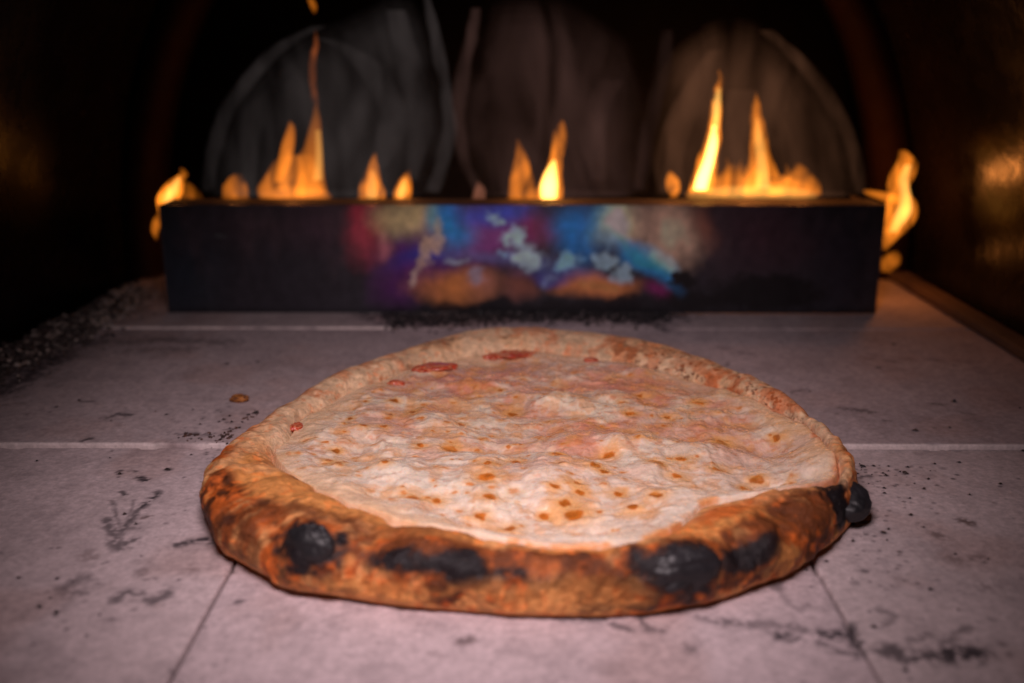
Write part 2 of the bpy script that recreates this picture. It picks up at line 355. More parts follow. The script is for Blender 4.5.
# front panel as a thin slab: front grid + back face
Pb = P+np.array([0, .0016, 0]); n0 = len(P); Qf = grid_quads(nx, nz)
def edge_loop(nu, nv):
    l = [i*nv for i in range(nu)]+[(nu-1)*nv+j for j in range(1, nv)]+[i*nv+nv-1 for i in range(nu-2, -1, -1)]+[j for j in range(nv-2, 0, -1)]
    return l
el = edge_loop(nx, nz); rimq = [[a, b, b+n0, a+n0] for a, b in zip(el, el[1:]+el[:1])]
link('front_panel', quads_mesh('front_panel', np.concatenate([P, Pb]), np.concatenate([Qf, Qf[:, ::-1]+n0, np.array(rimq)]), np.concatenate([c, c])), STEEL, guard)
link('top_panel', box(GL, GR, GY+.0022, GY+.036, GT-.0022, GT-.0004, .0006), DARKSTEEL, guard, False)
link('side_panel', box(GL, GL+.0016, GY+.0022, GY+.075, .002, GT-.0026, .0004), DARKSTEEL, guard, False)
link('side_panel', box(GR-.0016, GR, GY+.0022, GY+.075, .002, GT-.0026, .0004), DARKSTEEL, guard, False)
# burner pipe with flame ports behind the guard
th = np.linspace(0, 2*math.pi, 24, endpoint=False); xs = np.linspace(GL+.004, GR-.004, 80)
tv = np.array([[x, GY+.056+.012*math.cos(t), GT-.020+.012*math.sin(t)+.0006*math.sin(x*900)] for x in xs for t in th])
tq = [[i*24+j, (i+1)*24+j, (i+1)*24+(j+1) % 24, i*24+(j+1) % 24] for i in range(79) for j in range(24)]
link('burner_pipe', quads_mesh('burner_pipe', tv, tq), DARKSTEEL, guard)

# ------------------------------------------------------------------ FLAMES (closed bodies of glowing gas)
def cr(t, xs, ys):   # smooth interpolation through the keys
    xs = np.asarray(xs, float); ys = np.asarray(ys, float); m = np.gradient(ys, xs)
    k = np.clip(np.searchsorted(xs, t)-1, 0, len(xs)-2); h = xs[k+1]-xs[k]; u = (t-xs[k])/h
    return ((1+2*u)*(1-u)**2)*ys[k]+u*(1-u)**2*h*m[k]+u*u*(3-2*u)*ys[k+1]+u*u*(u-1)*h*m[k+1]
def body(rows, Y, depth=.8, maxd=.03, seg=28, n=70, wob=.0, s=0, inner=None, scale=1.0):
    """rows: (px, py, half width px) from base to tip, standing in the plane Y"""
    k = np.arange(len(rows)); t = np.linspace(0, len(rows)-1, n)
    cx, cyy, hw = [cr(t, k, [r[i] for r in rows]) for i in range(3)]; hw = np.clip(hw, .25, None)
    vs = []
    for i in range(n):
        p = atY(cx[i], cyy[i], Y); zc = (p-C0)@FW; r = hw[i]*zc/F*scale; ry = min(r*depth, maxd)
        for j in range(seg):
            a = 2*math.pi*j/seg; vs.append([p[0]+r*math.cos(a), p[1]+ry*math.sin(a), p[2]])
    vs = np.array(vs)
    if wob: vs[:, 0] += (fbm(vs, 60, 3, s)-.5)*wob; vs[:, 1] += (fbm(vs, 60, 3, s+5)-.5)*wob
    q = [[i*seg+j, i*seg+(j+1) % seg, (i+1)*seg+(j+1) % seg, (i+1)*seg+j] for i in range(n-1) for j in range(seg)]
    c0, c1 = vs[:seg].mean(0), vs[-seg:].mean(0); b = len(vs); vs = np.concatenate([vs, [c0, c1]])
    tr = [[(j+1) % seg, j, b] for j in range(seg)]+[[(n-1)*seg+j, (n-1)*seg+(j+1) % seg, b+1] for j in range(seg)]
    return vs, q, tr
def m_gas(name, color, strength, noise=None, stretch=(1, 1, .35), lo=.2, hi=1.0, nlo=.4, nhi=.65, absorb=0):
    t = NT(name); t.N.remove(t.b); out = t.N['Material Output']
    e = t.n('Emission'); e.inputs[0].default_value = (*color, 1); e.inputs[1].default_value = strength
    if noise:
        f = t.noise(noise, 4, .55, stretch=stretch, dist=.8); g = t.mapr(f, nlo, nhi, lo*strength, hi*strength); t.L.new(g, e.inputs[1])
    t.L.new(e.outputs[0], out.inputs['Volume'])
    try: t.m.cycles.homogeneous_volume = noise is None
    except Exception: pass
    return t.m
OR = (1.0, .25, .018)
def flame(label, rows, Y, peak, cores=(), color=OR, light=0, noise=130, group='flames of the burner', wob=.0042, **kw):
    mw = sorted(r[2] for r in rows)[len(rows)//2]; p0 = atY(rows[0][0], rows[0][1], Y); zc = (p0-C0)@FW
    root = empty('flame', tuple(p0)); tag(root, label, 'flame', group)
    th_ = lambda mw: 2*min(mw*zc/F*kw.get('depth', .8), kw.get('maxd', .03))
    m = m_gas('burning gas', color, peak/th_(mw), noise, lo=.05, hi=1.75, nlo=.38, nhi=.64)
    v, q, tr = body(rows, Y, wob=wob, s=len(bpy.data.objects), **kw)
    link('flame_body', quads_mesh('flame_body', v, q, tris=tr), m, root)
    for cr_, pk, ccol in cores:
        mw = sorted(r[2] for r in cr_)[len(cr_)//2]
        v, q, tr = body(cr_, Y, wob=0, **kw)
        link('flame_core', quads_mesh('flame_core', v, q, tris=tr), m_gas('bright gas', ccol, pk/th_(mw)), root)
    if light:
        l = bpy.data.lights.new('flame_light', 'POINT'); l.energy = light*.4; l.color = (1, .30, .06); l.shadow_soft_size = .006
        o = bpy.data.objects.new('flame_light', l); COL.objects.link(o); mid = rows[len(rows)//2]; pm = atY(mid[0], mid[1], Y)
        o.parent = root; o.location = tuple(np.array(pm)-p0)
    return root
FY = GY+.060
YEL = (1, .50, .10)
flame('orange flame curling round the left end of the burner box', [(160, 214, 2), (166, 204, 9), (170, 193, 12), (176, 182, 8), (184, 174, 4), (182, 168, 1)], FY, 1.2, [([(166, 205, 3), (170, 195, 6), (176, 183, 4), (180, 176, 1)], .8, YEL)], light=.004)
flame('faint orange tail trailing right from the leftmost flame', [(190, 204, 14), (189, 196, 13), (188, 189, 9), (184, 182, 4)], FY+.004, .22)
flame('tiny orange flame licking down the left edge of the burner box', [(157, 240, 1), (156, 230, 4), (158, 220, 4), (160, 212, 1)], FY-.01, .45)
flame('low dim orange flame, second tongue from the left', [(235, 201, 13), (235, 193, 13), (235, 185, 12), (236, 178, 8), (237, 174, 3)], FY, .40, light=.02)
flame('wide translucent orange flame with a forked top on the left', [(294, 200, 34), (293, 192, 34), (292, 180, 28), (294, 168, 24), (297, 155, 16)], FY, .50, [([(264, 196, 6), (264, 188, 7), (267, 178, 4), (270, 170, 1)], .30, OR), ([(300, 196, 7), (301, 178, 5), (300, 160, 3), (303, 148, 1)], .35, OR), ([(296, 200, 36), (296, 195, 35), (296, 190, 26), (296, 186, 10)], .40, OR), ([(278, 182, 5), (284, 165, 7), (288, 145, 7), (291, 128, 4), (290, 121, 1)], .45, OR), ([(311, 194, 17), (311, 178, 14), (312, 158, 11), (314, 138, 8), (316, 120, 5), (316, 103, 1)], .42, OR), ([(318, 180, 5), (319, 155, 4), (318, 130, 3)], .35, YEL), ([(282, 190, 6), (286, 170, 4), (289, 150, 3)], .25, OR)], light=.04)
flame('thin dim red wisp rising above the forked left flame', [(316, 112, 3), (314, 90, 4), (313, 65, 4), (316, 45, 3), (315, 30, 1)], FY+.005, .09, color=(1, .22, .05))
flame('detached orange flame scrap at the very top of the arch', [(314, 14, 1), (313, 8, 3), (311, 1, 4), (308, -6, 2)], FY, .22)
flame('pointed orange flame right of the forked flame', [(371, 201, 13), (371, 192, 13), (370, 180, 10), (372, 168, 6), (374, 153, 1)], FY, .85, [([(372, 198, 6), (372, 186, 5), (373, 170, 2)], .45, YEL)], light=.02)
flame('small bright leaf-shaped flame left of the rainbow tint', [(402, 201, 9), (402, 192, 10), (404, 182, 7), (408, 170, 1)], FY, 1.1, [([(401, 198, 4), (402, 190, 5), (405, 178, 2)], .6, YEL)], light=.04)
flame('barely visible pink stub of flame before the centre', [(478, 200, 8), (479, 190, 7), (477, 182, 2)], FY, .14, color=(1, .35, .2))
flame('slim orange flame left of the bright central flame', [(516, 200, 9), (517, 188, 9), (521, 172, 9), (522, 156, 6), (518, 139, 1)], FY, .65, [([(536, 201, 16), (536, 196, 14), (533, 188, 5)], .35, OR), ([(531, 200, 6), (530, 180, 4), (526, 160, 3)], .25, OR)], light=.03)
flame('bright yellow-white flame at the centre above the rainbow tint', [(551, 201, 13), (551, 190, 14), (552, 175, 11), (557, 158, 7), (560, 142, 8), (560, 130, 6), (562, 120, 1)], FY, .95, [([(549, 200, 8), (549, 186, 9), (551, 172, 6), (554, 160, 2)], 5, YEL)], light=.12)
flame('round little orange flame left of the tall white flame', [(675, 197, 4), (674, 188, 7), (673, 179, 6), (671, 171, 1)], FY, .8, light=.02)
flame('tall narrow flame with a white core on the right', [(701, 192, 14), (702, 180, 12), (707, 162, 10), (713, 140, 8), (715, 118, 6), (717, 95, 5), (722, 80, 3), (720, 70, 1)], FY, 1.1, [([(700, 190, 7), (703, 178, 7), (709, 160, 6), (713, 142, 5), (714, 125, 2)], 6, YEL), ([(715, 130, 4), (717, 105, 4), (719, 88, 2)], 1.0, YEL)], light=.16)
flame('tall orange flame right of the white-cored flame', [(762, 194, 22), (762, 180, 18), (761, 160, 12), (759, 138, 9), (756, 118, 7), (756, 102, 4), (755, 92, 1)], FY, .75, [([(763, 188, 8), (762, 165, 6), (759, 140, 5), (757, 118, 2)], .6, YEL)], light=.11)
flame('low orange flame with a blunt point, right of the tall pair', [(800, 194, 22), (801, 184, 19), (800, 174, 11), (797, 163, 3)], FY, .65, light=.06)
flame('long low bed of orange flame joining the tall right flames', [(752, 197, 68), (752, 192, 67), (752, 187, 62), (750, 182, 54), (748, 177, 42), (742, 172, 28), (738, 167, 14), (736, 163, 3)], FY+.004, .55, [([(722, 194, 8), (724, 180, 7), (728, 168, 3), (727, 158, 1)], .45, OR), ([(741, 194, 7), (742, 182, 6), (739, 172, 3), (741, 160, 1)], .40, OR), ([(783, 194, 8), (784, 184, 7), (788, 172, 3), (786, 164, 1)], .45, OR), ([(752, 198, 66), (752, 193, 64), (752, 189, 52), (752, 186, 30)], .45, YEL)], depth=.25, maxd=.010, light=.06)
flame('twisting bright flame curling round the right end of the burner box', [(884, 250, 3), (890, 238, 8), (898, 222, 15), (901, 205, 16), (897, 190, 11), (903, 175, 13), (907, 162, 10), (902, 150, 3)], FY-.012, 1.0, [([(893, 232, 4), (903, 214, 8), (906, 200, 6), (904, 180, 5), (908, 165, 4)], .8, YEL), ([(893, 203, 6), (889, 199, 12), (882, 195, 15), (874, 192, 11), (868, 190, 4)], .5, OR)], light=.15)
flame('small dull orange flame low behind the right end of the box', [(884, 272, 6), (889, 264, 11), (892, 257, 9), (896, 251, 2)], FY-.01, .40, light=.02)

def lobe(label, rows, Y, color, fill, wisps, noise=22, maxd=.03):
    p0 = atY(rows[0][0], rows[0][1], Y); root = empty('gas_veil', tuple(p0)); tag(root, label, 'flame haze', 'faint veils of hot gas')
    m = m_gas('hot gas haze', color, fill, noise, (1, 1, .30), lo=.0, hi=2.4, nlo=.38, nhi=.70)
    for nd in m.node_tree.nodes:
        if nd.type == 'TEX_NOISE': nd.inputs['Distortion'].default_value = 2.2; nd.inputs['Detail'].default_value = 3
    yb0 = rows[0][1]
    for i_, sc_ in enumerate((1.0, .93, .84, .72)):
        rw = [(x, yb0+(y-yb0)*(1-(1-sc_)*.45), w_*sc_) for x, y, w_ in rows]
        v, q, tr = body(rw, Y, depth=.5, maxd=maxd*sc_, seg=72, n=110, wob=.012, s=int(rows[0][0])+i_*3)
        link('veil_layer', quads_mesh('veil_layer', v, q, tris=tr), m, root)
    for w_ in wisps:
        v, q, tr = body([(x_, y_, h_*1.7) for x_, y_, h_ in w_[1]], Y+w_[2], depth=2.5, maxd=.012, seg=24, n=90, wob=.004, s=int(w_[1][0][0]))
        link('gas_wisp', quads_mesh('gas_wisp', v, q, tris=tr), m_gas('gas wisp', color, w_[0]*.42/.012, 60, (1, 1, .25), lo=.1, hi=1.8, nlo=.35, nhi=.7), root)
def rows_lr(t): return [((l+r)/2, y, (r-l)/2) for y, l, r in t]
lobe('faint grey dome of hot gas over the left flames', rows_lr([(194, 206, 430), (170, 210, 441), (135, 219, 452), (100, 234, 446), (65, 262, 440), (35, 300, 432), (15, 350, 425), (-5, 385, 412)]), FY+.045, (1, .80, .78), .088, [(.030, [(432, 192, 5), (442, 165, 5), (449, 130, 5), (446, 95, 4), (438, 50, 4), (430, 15, 3), (426, -10, 2)], 0), (.012, [(360, 190, 3), (385, 150, 9), (392, 110, 8), (372, 70, 9), (340, 45, 6), (318, 38, 3)], -.01), (.016, [(208, 190, 3), (213, 155, 4), (226, 115, 5), (250, 78, 6), (282, 46, 6), (320, 26, 4)], 0), (.014, [(412, 180, 4), (420, 120, 8), (408, 60, 8), (396, 10, 6)], .01)])
lobe('faint reddish dome of hot gas over the central flame', rows_lr([(194, 480, 640), (165, 463, 645), (125, 455, 648), (80, 458, 640), (45, 470, 628), (20, 480, 600), (0, 490, 570)]), FY+.045, (1, .50, .42), .115, [(.028, [(482, 194, 4), (466, 165, 4), (459, 125, 4), (461, 85, 5), (470, 40, 4), (476, 8, 3)], 0), (.018, [(640, 190, 4), (646, 150, 5), (655, 100, 5), (664, 60, 5), (668, 30, 3)], -.005), (.014, [(600, 180, 5), (592, 130, 9), (610, 80, 7)], 0)])
lobe('faint brown dome of hot gas over the tall right flames', rows_lr([(194, 652, 861), (165, 652, 857), (125, 655, 844), (85, 660, 822), (50, 672, 790), (28, 700, 765), (18, 725, 750)]), FY+.040, (1, .42, .22), .22, [(.035, [(861, 194, 3), (857, 165, 4), (845, 128, 4), (824, 90, 5), (795, 55, 5), (765, 30, 4)], 0), (.045, [(672, 192, 8), (668, 160, 9), (680, 120, 9), (698, 80, 7), (716, 50, 4)], -.01), (.03, [(735, 170, 14), (738, 130, 12), (742, 90, 9)], .0)])

# ------------------------------------------------------------------ PIZZA
PC = np.array([at(525, 445, .012)[0], at(525, 445, .012)[1]])
outl = [  # px, py, height of the silhouette point
 (198, 492, .012), (204, 522, .008), (222, 550, .006), (262, 576, .004), (330, 597, .003), (400, 606, .003), (470, 610, .003), (560, 613, .003), (640, 612, .003), (700, 603, .003), (750, 588, .004),
 (798, 562, .005), (832, 535, .007), (856, 505, .010), (859, 478, .014), (848, 455, .017), (825, 428, .018), (788, 400, .019), (744, 370, .020), (705, 352, .021), (650, 337, .021), (585, 327, .021), (520, 324, .021), (470, 327, .021),
 (430, 338, .020), (380, 356, .020), (335, 372, .019), (290, 396, .019), (255, 425, .018), (228, 450, .016), (208, 470, .014)]
chz = [(276, 462, .015), (300, 480, .016), (335, 500, .017), (380, 515, .018), (430, 530, .018), (490, 541, .018), (550, 551, .018), (600, 556, .018), (640, 548, .018), (675, 524, .019), (700, 498, .019), (745, 492, .019), (800, 492, .019), (845, 480, .018), (850, 464, .018),
 (820, 440, .017), (790, 418, .017), (752, 398, .017), (716, 382, .017), (680, 372, .017), (640, 362, .017), (590, 354, .017), (540, 350, .016), (490, 351, .016), (455, 356, .016), (420, 366, .016), (385, 380, .016), (350, 392, .016), (310, 412, .016), (288, 435, .015)]
def polar(pts):
    w = np.array([at(*p)[:2] for p in pts])-PC; a = np.arctan2(w[:, 1], w[:, 0]); r = np.hypot(w[:, 0], w[:, 1])
    o = np.argsort(a); a, r = a[o], r[o]
    aa = np.concatenate([a-2*math.pi, a, a+2*math.pi]); return aa, np.tile(r, 3)
oa, orr = polar(outl); ca, crr = polar(chz)
NA = 1300
TH = np.linspace(-math.pi, math.pi, NA, endpoint=False)
def smooth_c(y, k):
    n = len(y); g = np.exp(-.5*(np.minimum(np.arange(n), n-np.arange(n))/k)**2); g /= g.sum()
    return np.real(np.fft.ifft(np.fft.fft(y)*np.fft.fft(g)))
RO = smooth_c(np.interp(TH, oa, orr), 12); RC = smooth_c(np.interp(TH, ca, crr), 10)
cir = np.stack([np.cos(TH), np.sin(TH), TH*0], 1)
RC = np.minimum(RC, RO-.010)
RC = RC+(fbm(cir, 5, 3, 4)-.5)*.004
print('pizza radius', RO.min(), RO.max(), 'width', (RO-RC).min(), (RO-RC).max())
HC = .0215+(fbm(cir, 3.2, 3, 12)-.5)*.006      # crust height round the rim
front = sst(.2, -.8, np.sin(TH))               # 1 at the near side
HC = HC+.0015*front
# crust tube
NPH = 200
ph = np.radians(np.linspace(215, -100, NPH))
W = RO-RC; RM = (RO+RC)/2; AW = W/2*1.04
T2, P2 = np.meshgrid(np.arange(NA), np.arange(NPH), indexing='ij')
phv = ph[P2]; cosp, sinp = np.cos(phv), np.sin(phv)
se = np.sign(cosp)*np.abs(cosp)**np.where(sinp < 0, .42, .85)
rad = RM[T2]+np.minimum(AW[T2], .03)*se + np.where(cosp < 0, (AW[T2]-np.minimum(AW[T2], .03))*se, (AW[T2]-np.minimum(AW[T2], .03))*se)
zm = HC[T2]*.44
zz = np.where(sinp > 0, zm+HC[T2]*.56*np.abs(sinp)**.9, zm+zm*np.sign(sinp)*np.abs(sinp)**.8)
CV = np.stack([PC[0]+rad*np.cos(TH)[T2], PC[1]+rad*np.sin(TH)[T2], zz], -1)
nrm = np.stack([cosp*np.cos(TH)[T2], cosp*np.sin(TH)[T2], sinp], -1)
fl = CV.reshape(-1, 3); nr = nrm.reshape(-1, 3)
calm = 1-.75*sst(-.25, .25, (fl[:, 1]-PC[1])/.15)   # the far rim is smooth puffed dough
lum = (fbm(fl, 38, 3, 50)-.5)*.0075+((fbm(fl, 110, 3, 51)-.5)*.0036+(fbm(fl, 260, 3, 52)-.5)*.0013+(fbm(fl, 600, 2, 53)-.5)*.0005)*calm
low = sst(0, .006, fl[:, 2])
BL = []
fl = fl+nr*(lum*low*(1-.45*sst(-.1, .5, nr[:, 1])))[:, None]
for bx, by, br_, bh in [(303, 540, .013, .0035), (690, 565, .017, .0035), (395, 556, .010, .0018), (465, 560, .010, .0018), (770, 545, .010, .002), (345, 530, .010, .0015), (245, 520, .012, .002), (740, 525, .014, .002), (600, 580, .014, .0012)]:
    qx, qy = proj(fl); vis = ((fl-C0)*nr).sum(1) < 0; dq = np.hypot(qx-bx, qy-by)+(~vis)*1e4; kk = np.where(dq < dq.min()+2.5)[0]; k0 = kk[np.argmin((fl[kk]-C0)@FW)]
    dd_ = np.linalg.norm((fl-fl[k0])*np.array([1, 1, 1.2]), axis=1)/br_; fl = fl+nr*(bh*np.exp(-dd_**2*1.6))[:, None]
fl[:, 2] = np.maximum(fl[:, 2], .0004+.0006*fbm(fl, 90, 2, 2))
def pick(V, N, px, py):
    qx, qy = proj(V); vis = ((V-C0)*N).sum(1) < 0
    d = np.hypot(qx-px, qy-py)+(~vis)*1e4
    k = np.where(d < d.min()+2.5)[0]; return k[np.argmin((V[k]-C0)@FW)]
spx, spy = proj(fl)
# colour of the crust ---------------------------------------------------
th = np.arctan2(fl[:, 1]-PC[1], fl[:, 0]-PC[0]); frn = sst(.35, -.55, np.sin(th)+.0)
left = sst(-.3, -.95, np.cos(th))
h = fl[:, 2]/.022
n1 = fbm(fl, 45, 4, 60); n2 = fbm(fl, 130, 4, 61); n3 = fbm(fl, 24, 3, 62); n4 = fbm(fl, 320, 3, 63)
pale = np.array([.80, .54, .33]); gold = np.array([.72, .30, .085]); toast = np.array([.62, .135, .022]); brown = np.array([.17, .048, .014]); blk = np.array([.016, .012, .014])
cc = np.ones((len(fl), 3))*pale
arc = (TH[T2]*.15).ravel(); sec = (phv*.011).ravel()
closed = np.stack([.15*np.cos(TH[T2]).ravel(), .15*np.sin(TH[T2]).ravel(), sec], 1)
st = fbm(closed*np.array([1, 1, .55]), 120, 4, 66); st2 = fbm(closed*np.array([1, 1, .5]), 300, 3, 67)
outer_side = sst(-.1, .8, np.tile(np.cos(ph), NA))
topside = sst(.1, .9, np.tile(np.sin(ph), NA))
cc = mix(cc, gold, np.clip(sst(.46, .66, n1)*.30+frn*.8, 0, 1))
def ct(x, g=1.7): return np.clip((x-.5)*g+.5, 0, 1)
N1, N2, ST, ST2, N3 = ct(n1), ct(n2), ct(st, 2.0), ct(st2, 2.0), ct(n3)
bake = np.clip(frn*sst(-.35, .25, outer_side*1.1-.22+(N3-.5)*.9)+left*.45*outer_side, 0, 1)
cc = mix(cc, toast, bake*sst(.20, .42, N2*.25+ST*.75))
cc = mix(cc, np.array([.84, .37, .125]), frn*outer_side*sst(.50, .14, h+(ST-.5)*.5)*.9)      # paler skirt near the stone
cc = mix(cc, brown, np.clip(bake*sst(.44, .56, N1*.35+ST*.35+ST2*.30)*.95*sst(.16, .46, h+(N1-.5)*.4), 0, 1))
cc = mix(cc, brown*.35, np.clip(bake*sst(.54, .64, N1*.4+ST*.35+ST2*.25)*.8*sst(.15, .4, h), 0, 1))
cc = mix(cc, np.array([.86, .45, .17]), frn*sst(.56, .66, ST2*.5+N2*.5)*.6*sst(.58, .35, N1))
cc = mix(cc, np.array([.62, .12, .015]), bake*sst(.55, .72, N2*.5+ct(n4)*.5)*.3)
cc = mix(cc, brown, (1-frn)*sst(.68, .80, N1*.5+N2*.5)*.6)
cc = mix(cc, toast, (1-frn)*sst(.56, .74, N3*.4+ST*.6)*.45)
cc = mix(cc, toast*1.3, sst(.60, .70, n4)*.35)
cc = cc*(1+(.5*(n4-.5)+.35*(ST2-.5))[:, None]*(.35+.65*frn)[:, None])
alpha = np.zeros(len(fl))
def cblob(px, py, r, col, s=1., asp=1.0, zasp=1.0, soft=.5, rag=.7):
    global cc, alpha
    k0 = pick(fl, nr, px, py); p = fl[k0]; d = fl-p; t = math.atan2(p[1]-PC[1], p[0]-PC[0])
    tx, ty = -math.sin(t), math.cos(t); along = d[:, 0]*tx+d[:, 1]*ty; rest = np.sqrt(np.maximum((d**2).sum(1)-along**2, 0))
    q = np.hypot(along/(r*asp), rest/(r*zasp)); m = s*sst(1+soft, 1-soft, q+(n2-.5)*rag*2+(n4-.5)*rag)
    cc = mix(cc, col, m); alpha = np.maximum(alpha, m*(col[0] < .05)); return p
for a in [(303, 540, .015, brown, .9, 1.3), (395, 556, .009, brown, .9, 3.2), (465, 558, .009, brown, .9, 2.4), (525, 566, .006, brown, .8, 2.5), (690, 562, .016, brown, .9, 1.6), (768, 540, .011, brown, .9, 1.8), (845, 500, .010, brown, 1, 1.0), (228, 520, .008, brown, .8, 1.3), (262, 505, .010, brown, .75, 1.4), (246, 545, .007, brown, .7, 1.2), (330, 515, .007, brown, .6, 1.8),
          (590, 575, .006, brown, .7, 2.5), (825, 500, .012, brown, .8, 1.4), (790, 515, .009, brown, .6, 1.6), (720, 510, .007, toast, .8, 2), (400, 530, .008, brown, .6, 3), (480, 548, .007, brown, .6, 2.5)]: cblob(*a)
for a in [(303, 541, .0115, blk, 1, 1.25), (318, 548, .006, blk, .9, 1.6), (385, 558, .0045, blk, 1, 2.6), (410, 560, .004, blk, .9, 2.2), (465, 562, .0055, blk, 1, 1.9), (452, 566, .003, blk, .9, 2.4), (515, 571, .003, blk, .9, 2.0), (540, 577, .003, blk, .8, 2), (690, 565, .0120, blk, 1, 1.5), (668, 572, .005, blk, .8, 1.6), (735, 562, .0045, blk, .9, 2.2), (770, 545, .0052, blk, .95, 1.6), (752, 553, .0045, blk, .8, 1.8), (842, 500, .011, blk, 1, 1.0), (230, 518, .003, blk, .6, 1.2),
          (640, 561, .002, blk, .7, 2), (262, 498, .0025, blk, .4, 2), (838, 512, .004, blk, .7, 1), (596, 611, .002, blk, .9, 4), (640, 611, .002, blk, .8, 4)]: cblob(*a, rag=.9, soft=.35)
for a in [(350, 560, .0030, gold*1.1, .45, .7), (541, 567, .0035, (.62, .17, .04), .55, 1.5), (790, 560, .005, gold, .6, 1.6), (560, 600, .006, gold, .5, 5), (380, 595, .005, gold*1.1, .6, 6)]: cblob(*a)
rr_ = np.hypot(fl[:, 0]-PC[0], fl[:, 1]-PC[1])-RC[T2].ravel()
cc = mix(cc, np.array([.80, .60, .40]), sst(.0060, .0010, rr_+(n1-.5)*.012)*.6*(1-sst(-.1, .4, np.sin(th)))*(1-alpha))
# little dark flecks on the back right rim
fleck = sst(.63, .70, fbm(fl, 520, 2, 90))*sst(.2, .6, np.cos(th))*sst(-.1, .3, np.sin(th)); cc = mix(cc, brown, fleck*.8)
cc = mix(cc, toast, sst(.45, .8, np.cos(th))*sst(-.1, .2, np.sin(th))*sst(.42, .6, n2)*.6)
pizza = empty('pizza', (PC[0], PC[1], 0))
tag(pizza, 'whole cheese pizza with a charred blistered crust, lying on the oven stone', 'pizza')
col4 = np.concatenate([cc, np.clip(alpha, 0, 1)[:, None]], 1)
cme = quads_mesh('crust', fl, grid_quads(NA, NPH, True)[:, ::-1], col4); link('crust', cme, CRUST, pizza)
crust3 = fl.reshape(NA, NPH, 3)

# cheese ---------------------------------------------------------------
NR = 430
s_ = np.linspace(0.002, 1.0, NR); T3, S3 = np.meshgrid(np.arange(NA), np.arange(NR), indexing='ij')
bk_ = sst(-.25, .35, np.sin(TH)); lf_ = np.clip(bk_+sst(-.5, -.9, np.cos(TH))*.6, 0, 1)
RCH = RC+np.minimum(.0032, W*.22)*(1-.7*lf_)
rad = RCH[T3]*s_[S3]
CH = np.stack([PC[0]+rad*np.cos(TH)[T3], PC[1]+rad*np.sin(TH)[T3], np.zeros_like(rad)], -1).reshape(-1, 3)
e = (RCH[T3]*(1-s_[S3])).ravel()
cx_ = np.clip((RCH-RM)/(AW), -1, 0); cx_ = np.abs(cx_)**(1/.85); tz = HC*.44+HC*.56*np.sqrt(np.clip(1-cx_**2, 0, 1))**.9
ED = smooth_c(tz-.0020*lf_, 6)[T3].ravel()+.0008
base = .0130+(ED-.0130)*sst(.026, .001, e)
big = fbm(CH*np.array([.75, 1.15, 1]), 24, 2, 101); mid = fbm(CH, 70, 2, 102)
fine = fbm(CH, 230, 4, 104); bub = fbm(CH, 480, 2, 105)
damp = .25+.75*sst(.0, .016, e)
wav = 1-np.abs(fbm(CH*np.array([.6, 1.5, 1])+.03*big[:, None], 30, 2, 107)-.5)*4
z = base+((big-.5)*.0100+(mid-.5)*.0040+np.clip(wav, 0, 1)*.0006)*damp+  .0010*sst(.50, .85, vn(CH*85, 151))*damp+.0007*sst(.5, .9, vn(CH*190, 152))*damp+(fine-.5)*.0006+(bub-.5)*.0003
def hill(x, y, r, hgt, asp=1.0):
    global z
    p = at(x, y, .015); d = CH[:, :2]-p[:2]; z = z+hgt*np.exp(-(d[:, 0]**2/(r*asp)**2+d[:, 1]**2/r**2))
for a in [(560, 400, .012, .004, 2.5), (470, 385, .010, .003, 2), (650, 415, .013, .003, 1.6), (510, 445, .007, -.0032, 3.5), (600, 452, .006, -.0035, 2.6), (640, 440, .008, .003, 2.2), (540, 480, .014, .003, 2), (400, 470, .012, .002, 2), (720, 450, .012, .0015, 2), (430, 410, .010, -.002, 2), (590, 545, .008, .002, 4), (640, 500, .010, .002, 2), (800, 470, .010, .003, 3), (330, 440, .010, .002, 1)]: hill(*a)
z = z-.0045*sst(.0022, .0, e)
CH[:, 2] = np.clip(z, .004, .03)
pxc, pyc = proj(CH)
a1 = fbm(CH, 30, 4, 110); a2 = fbm(CH, 95, 4, 111); a3 = fbm(CH, 300, 3, 112); a4 = fbm(CH*np.array([1, 1.6, 1]), 55, 4, 113)
cream = np.array([.77, .62, .46]); white = np.array([.84, .74, .62]); pink = np.array([.72, .31, .21]); rust = np.array([.58, .22, .08]); red = np.array([.50, .06, .025])
k = np.ones((len(CH), 3))*cream
k = mix(k, white, sst(.40, .62, a2*.6+a1*.4)*.6)
yn = sst(.50, .38, CH[:, 1]+(a1-.5)*.05)                                                   # thick milky cheese towards the near rim
hz = (big-.5)*.0100+(mid-.5)*.0042
k = mix(k, (.56, .34, .25), sst(.0004, -.0022, hz)*.85*(1-.75*yn))  # low creases: sauce colour, with their shading painted darker too
k = mix(k, white*1.03, yn*.65)
# sauce showing through, strongest in the middle and at the back
pc = at(560, 405, .014)[:2]; dd = np.hypot((CH[:, 0]-pc[0])/.095, (CH[:, 1]-pc[1])/.085)
k = mix(k, pink, np.clip(sst(.36, .60, a1*.55+a4*.45)*(.30+.60*sst(1.3, .3, dd))*(1-.6*yn), 0, .85))
k = mix(k, rust, sst(.50, .64, a4*.6+a2*.4)*sst(1.35, .4, dd)*.6)
k = mix(k, (.50, .30, .23), sst(.46, .56, CH[:, 1]+(a1-.5)*.12)*sst(.40, .56, a4)*.45)
k = mix(k, (.68, .22, .12), sst(.50, .62, a1)*sst(1.35, .5, dd)*.6)
k = k*(1+.30*(a3-.5)[:, None]+.25*(fine-.5)[:, None])
k = mix(k, (.74, .30, .07), sst(.56, .66, fbm(CH, 110, 3, 140))*.38)
k = mix(k, (.60, .20, .08), sst(.62, .72, fbm(CH*np.array([1, 1.5, 1]), 240, 3, 141))*.55*(1-.5*yn))
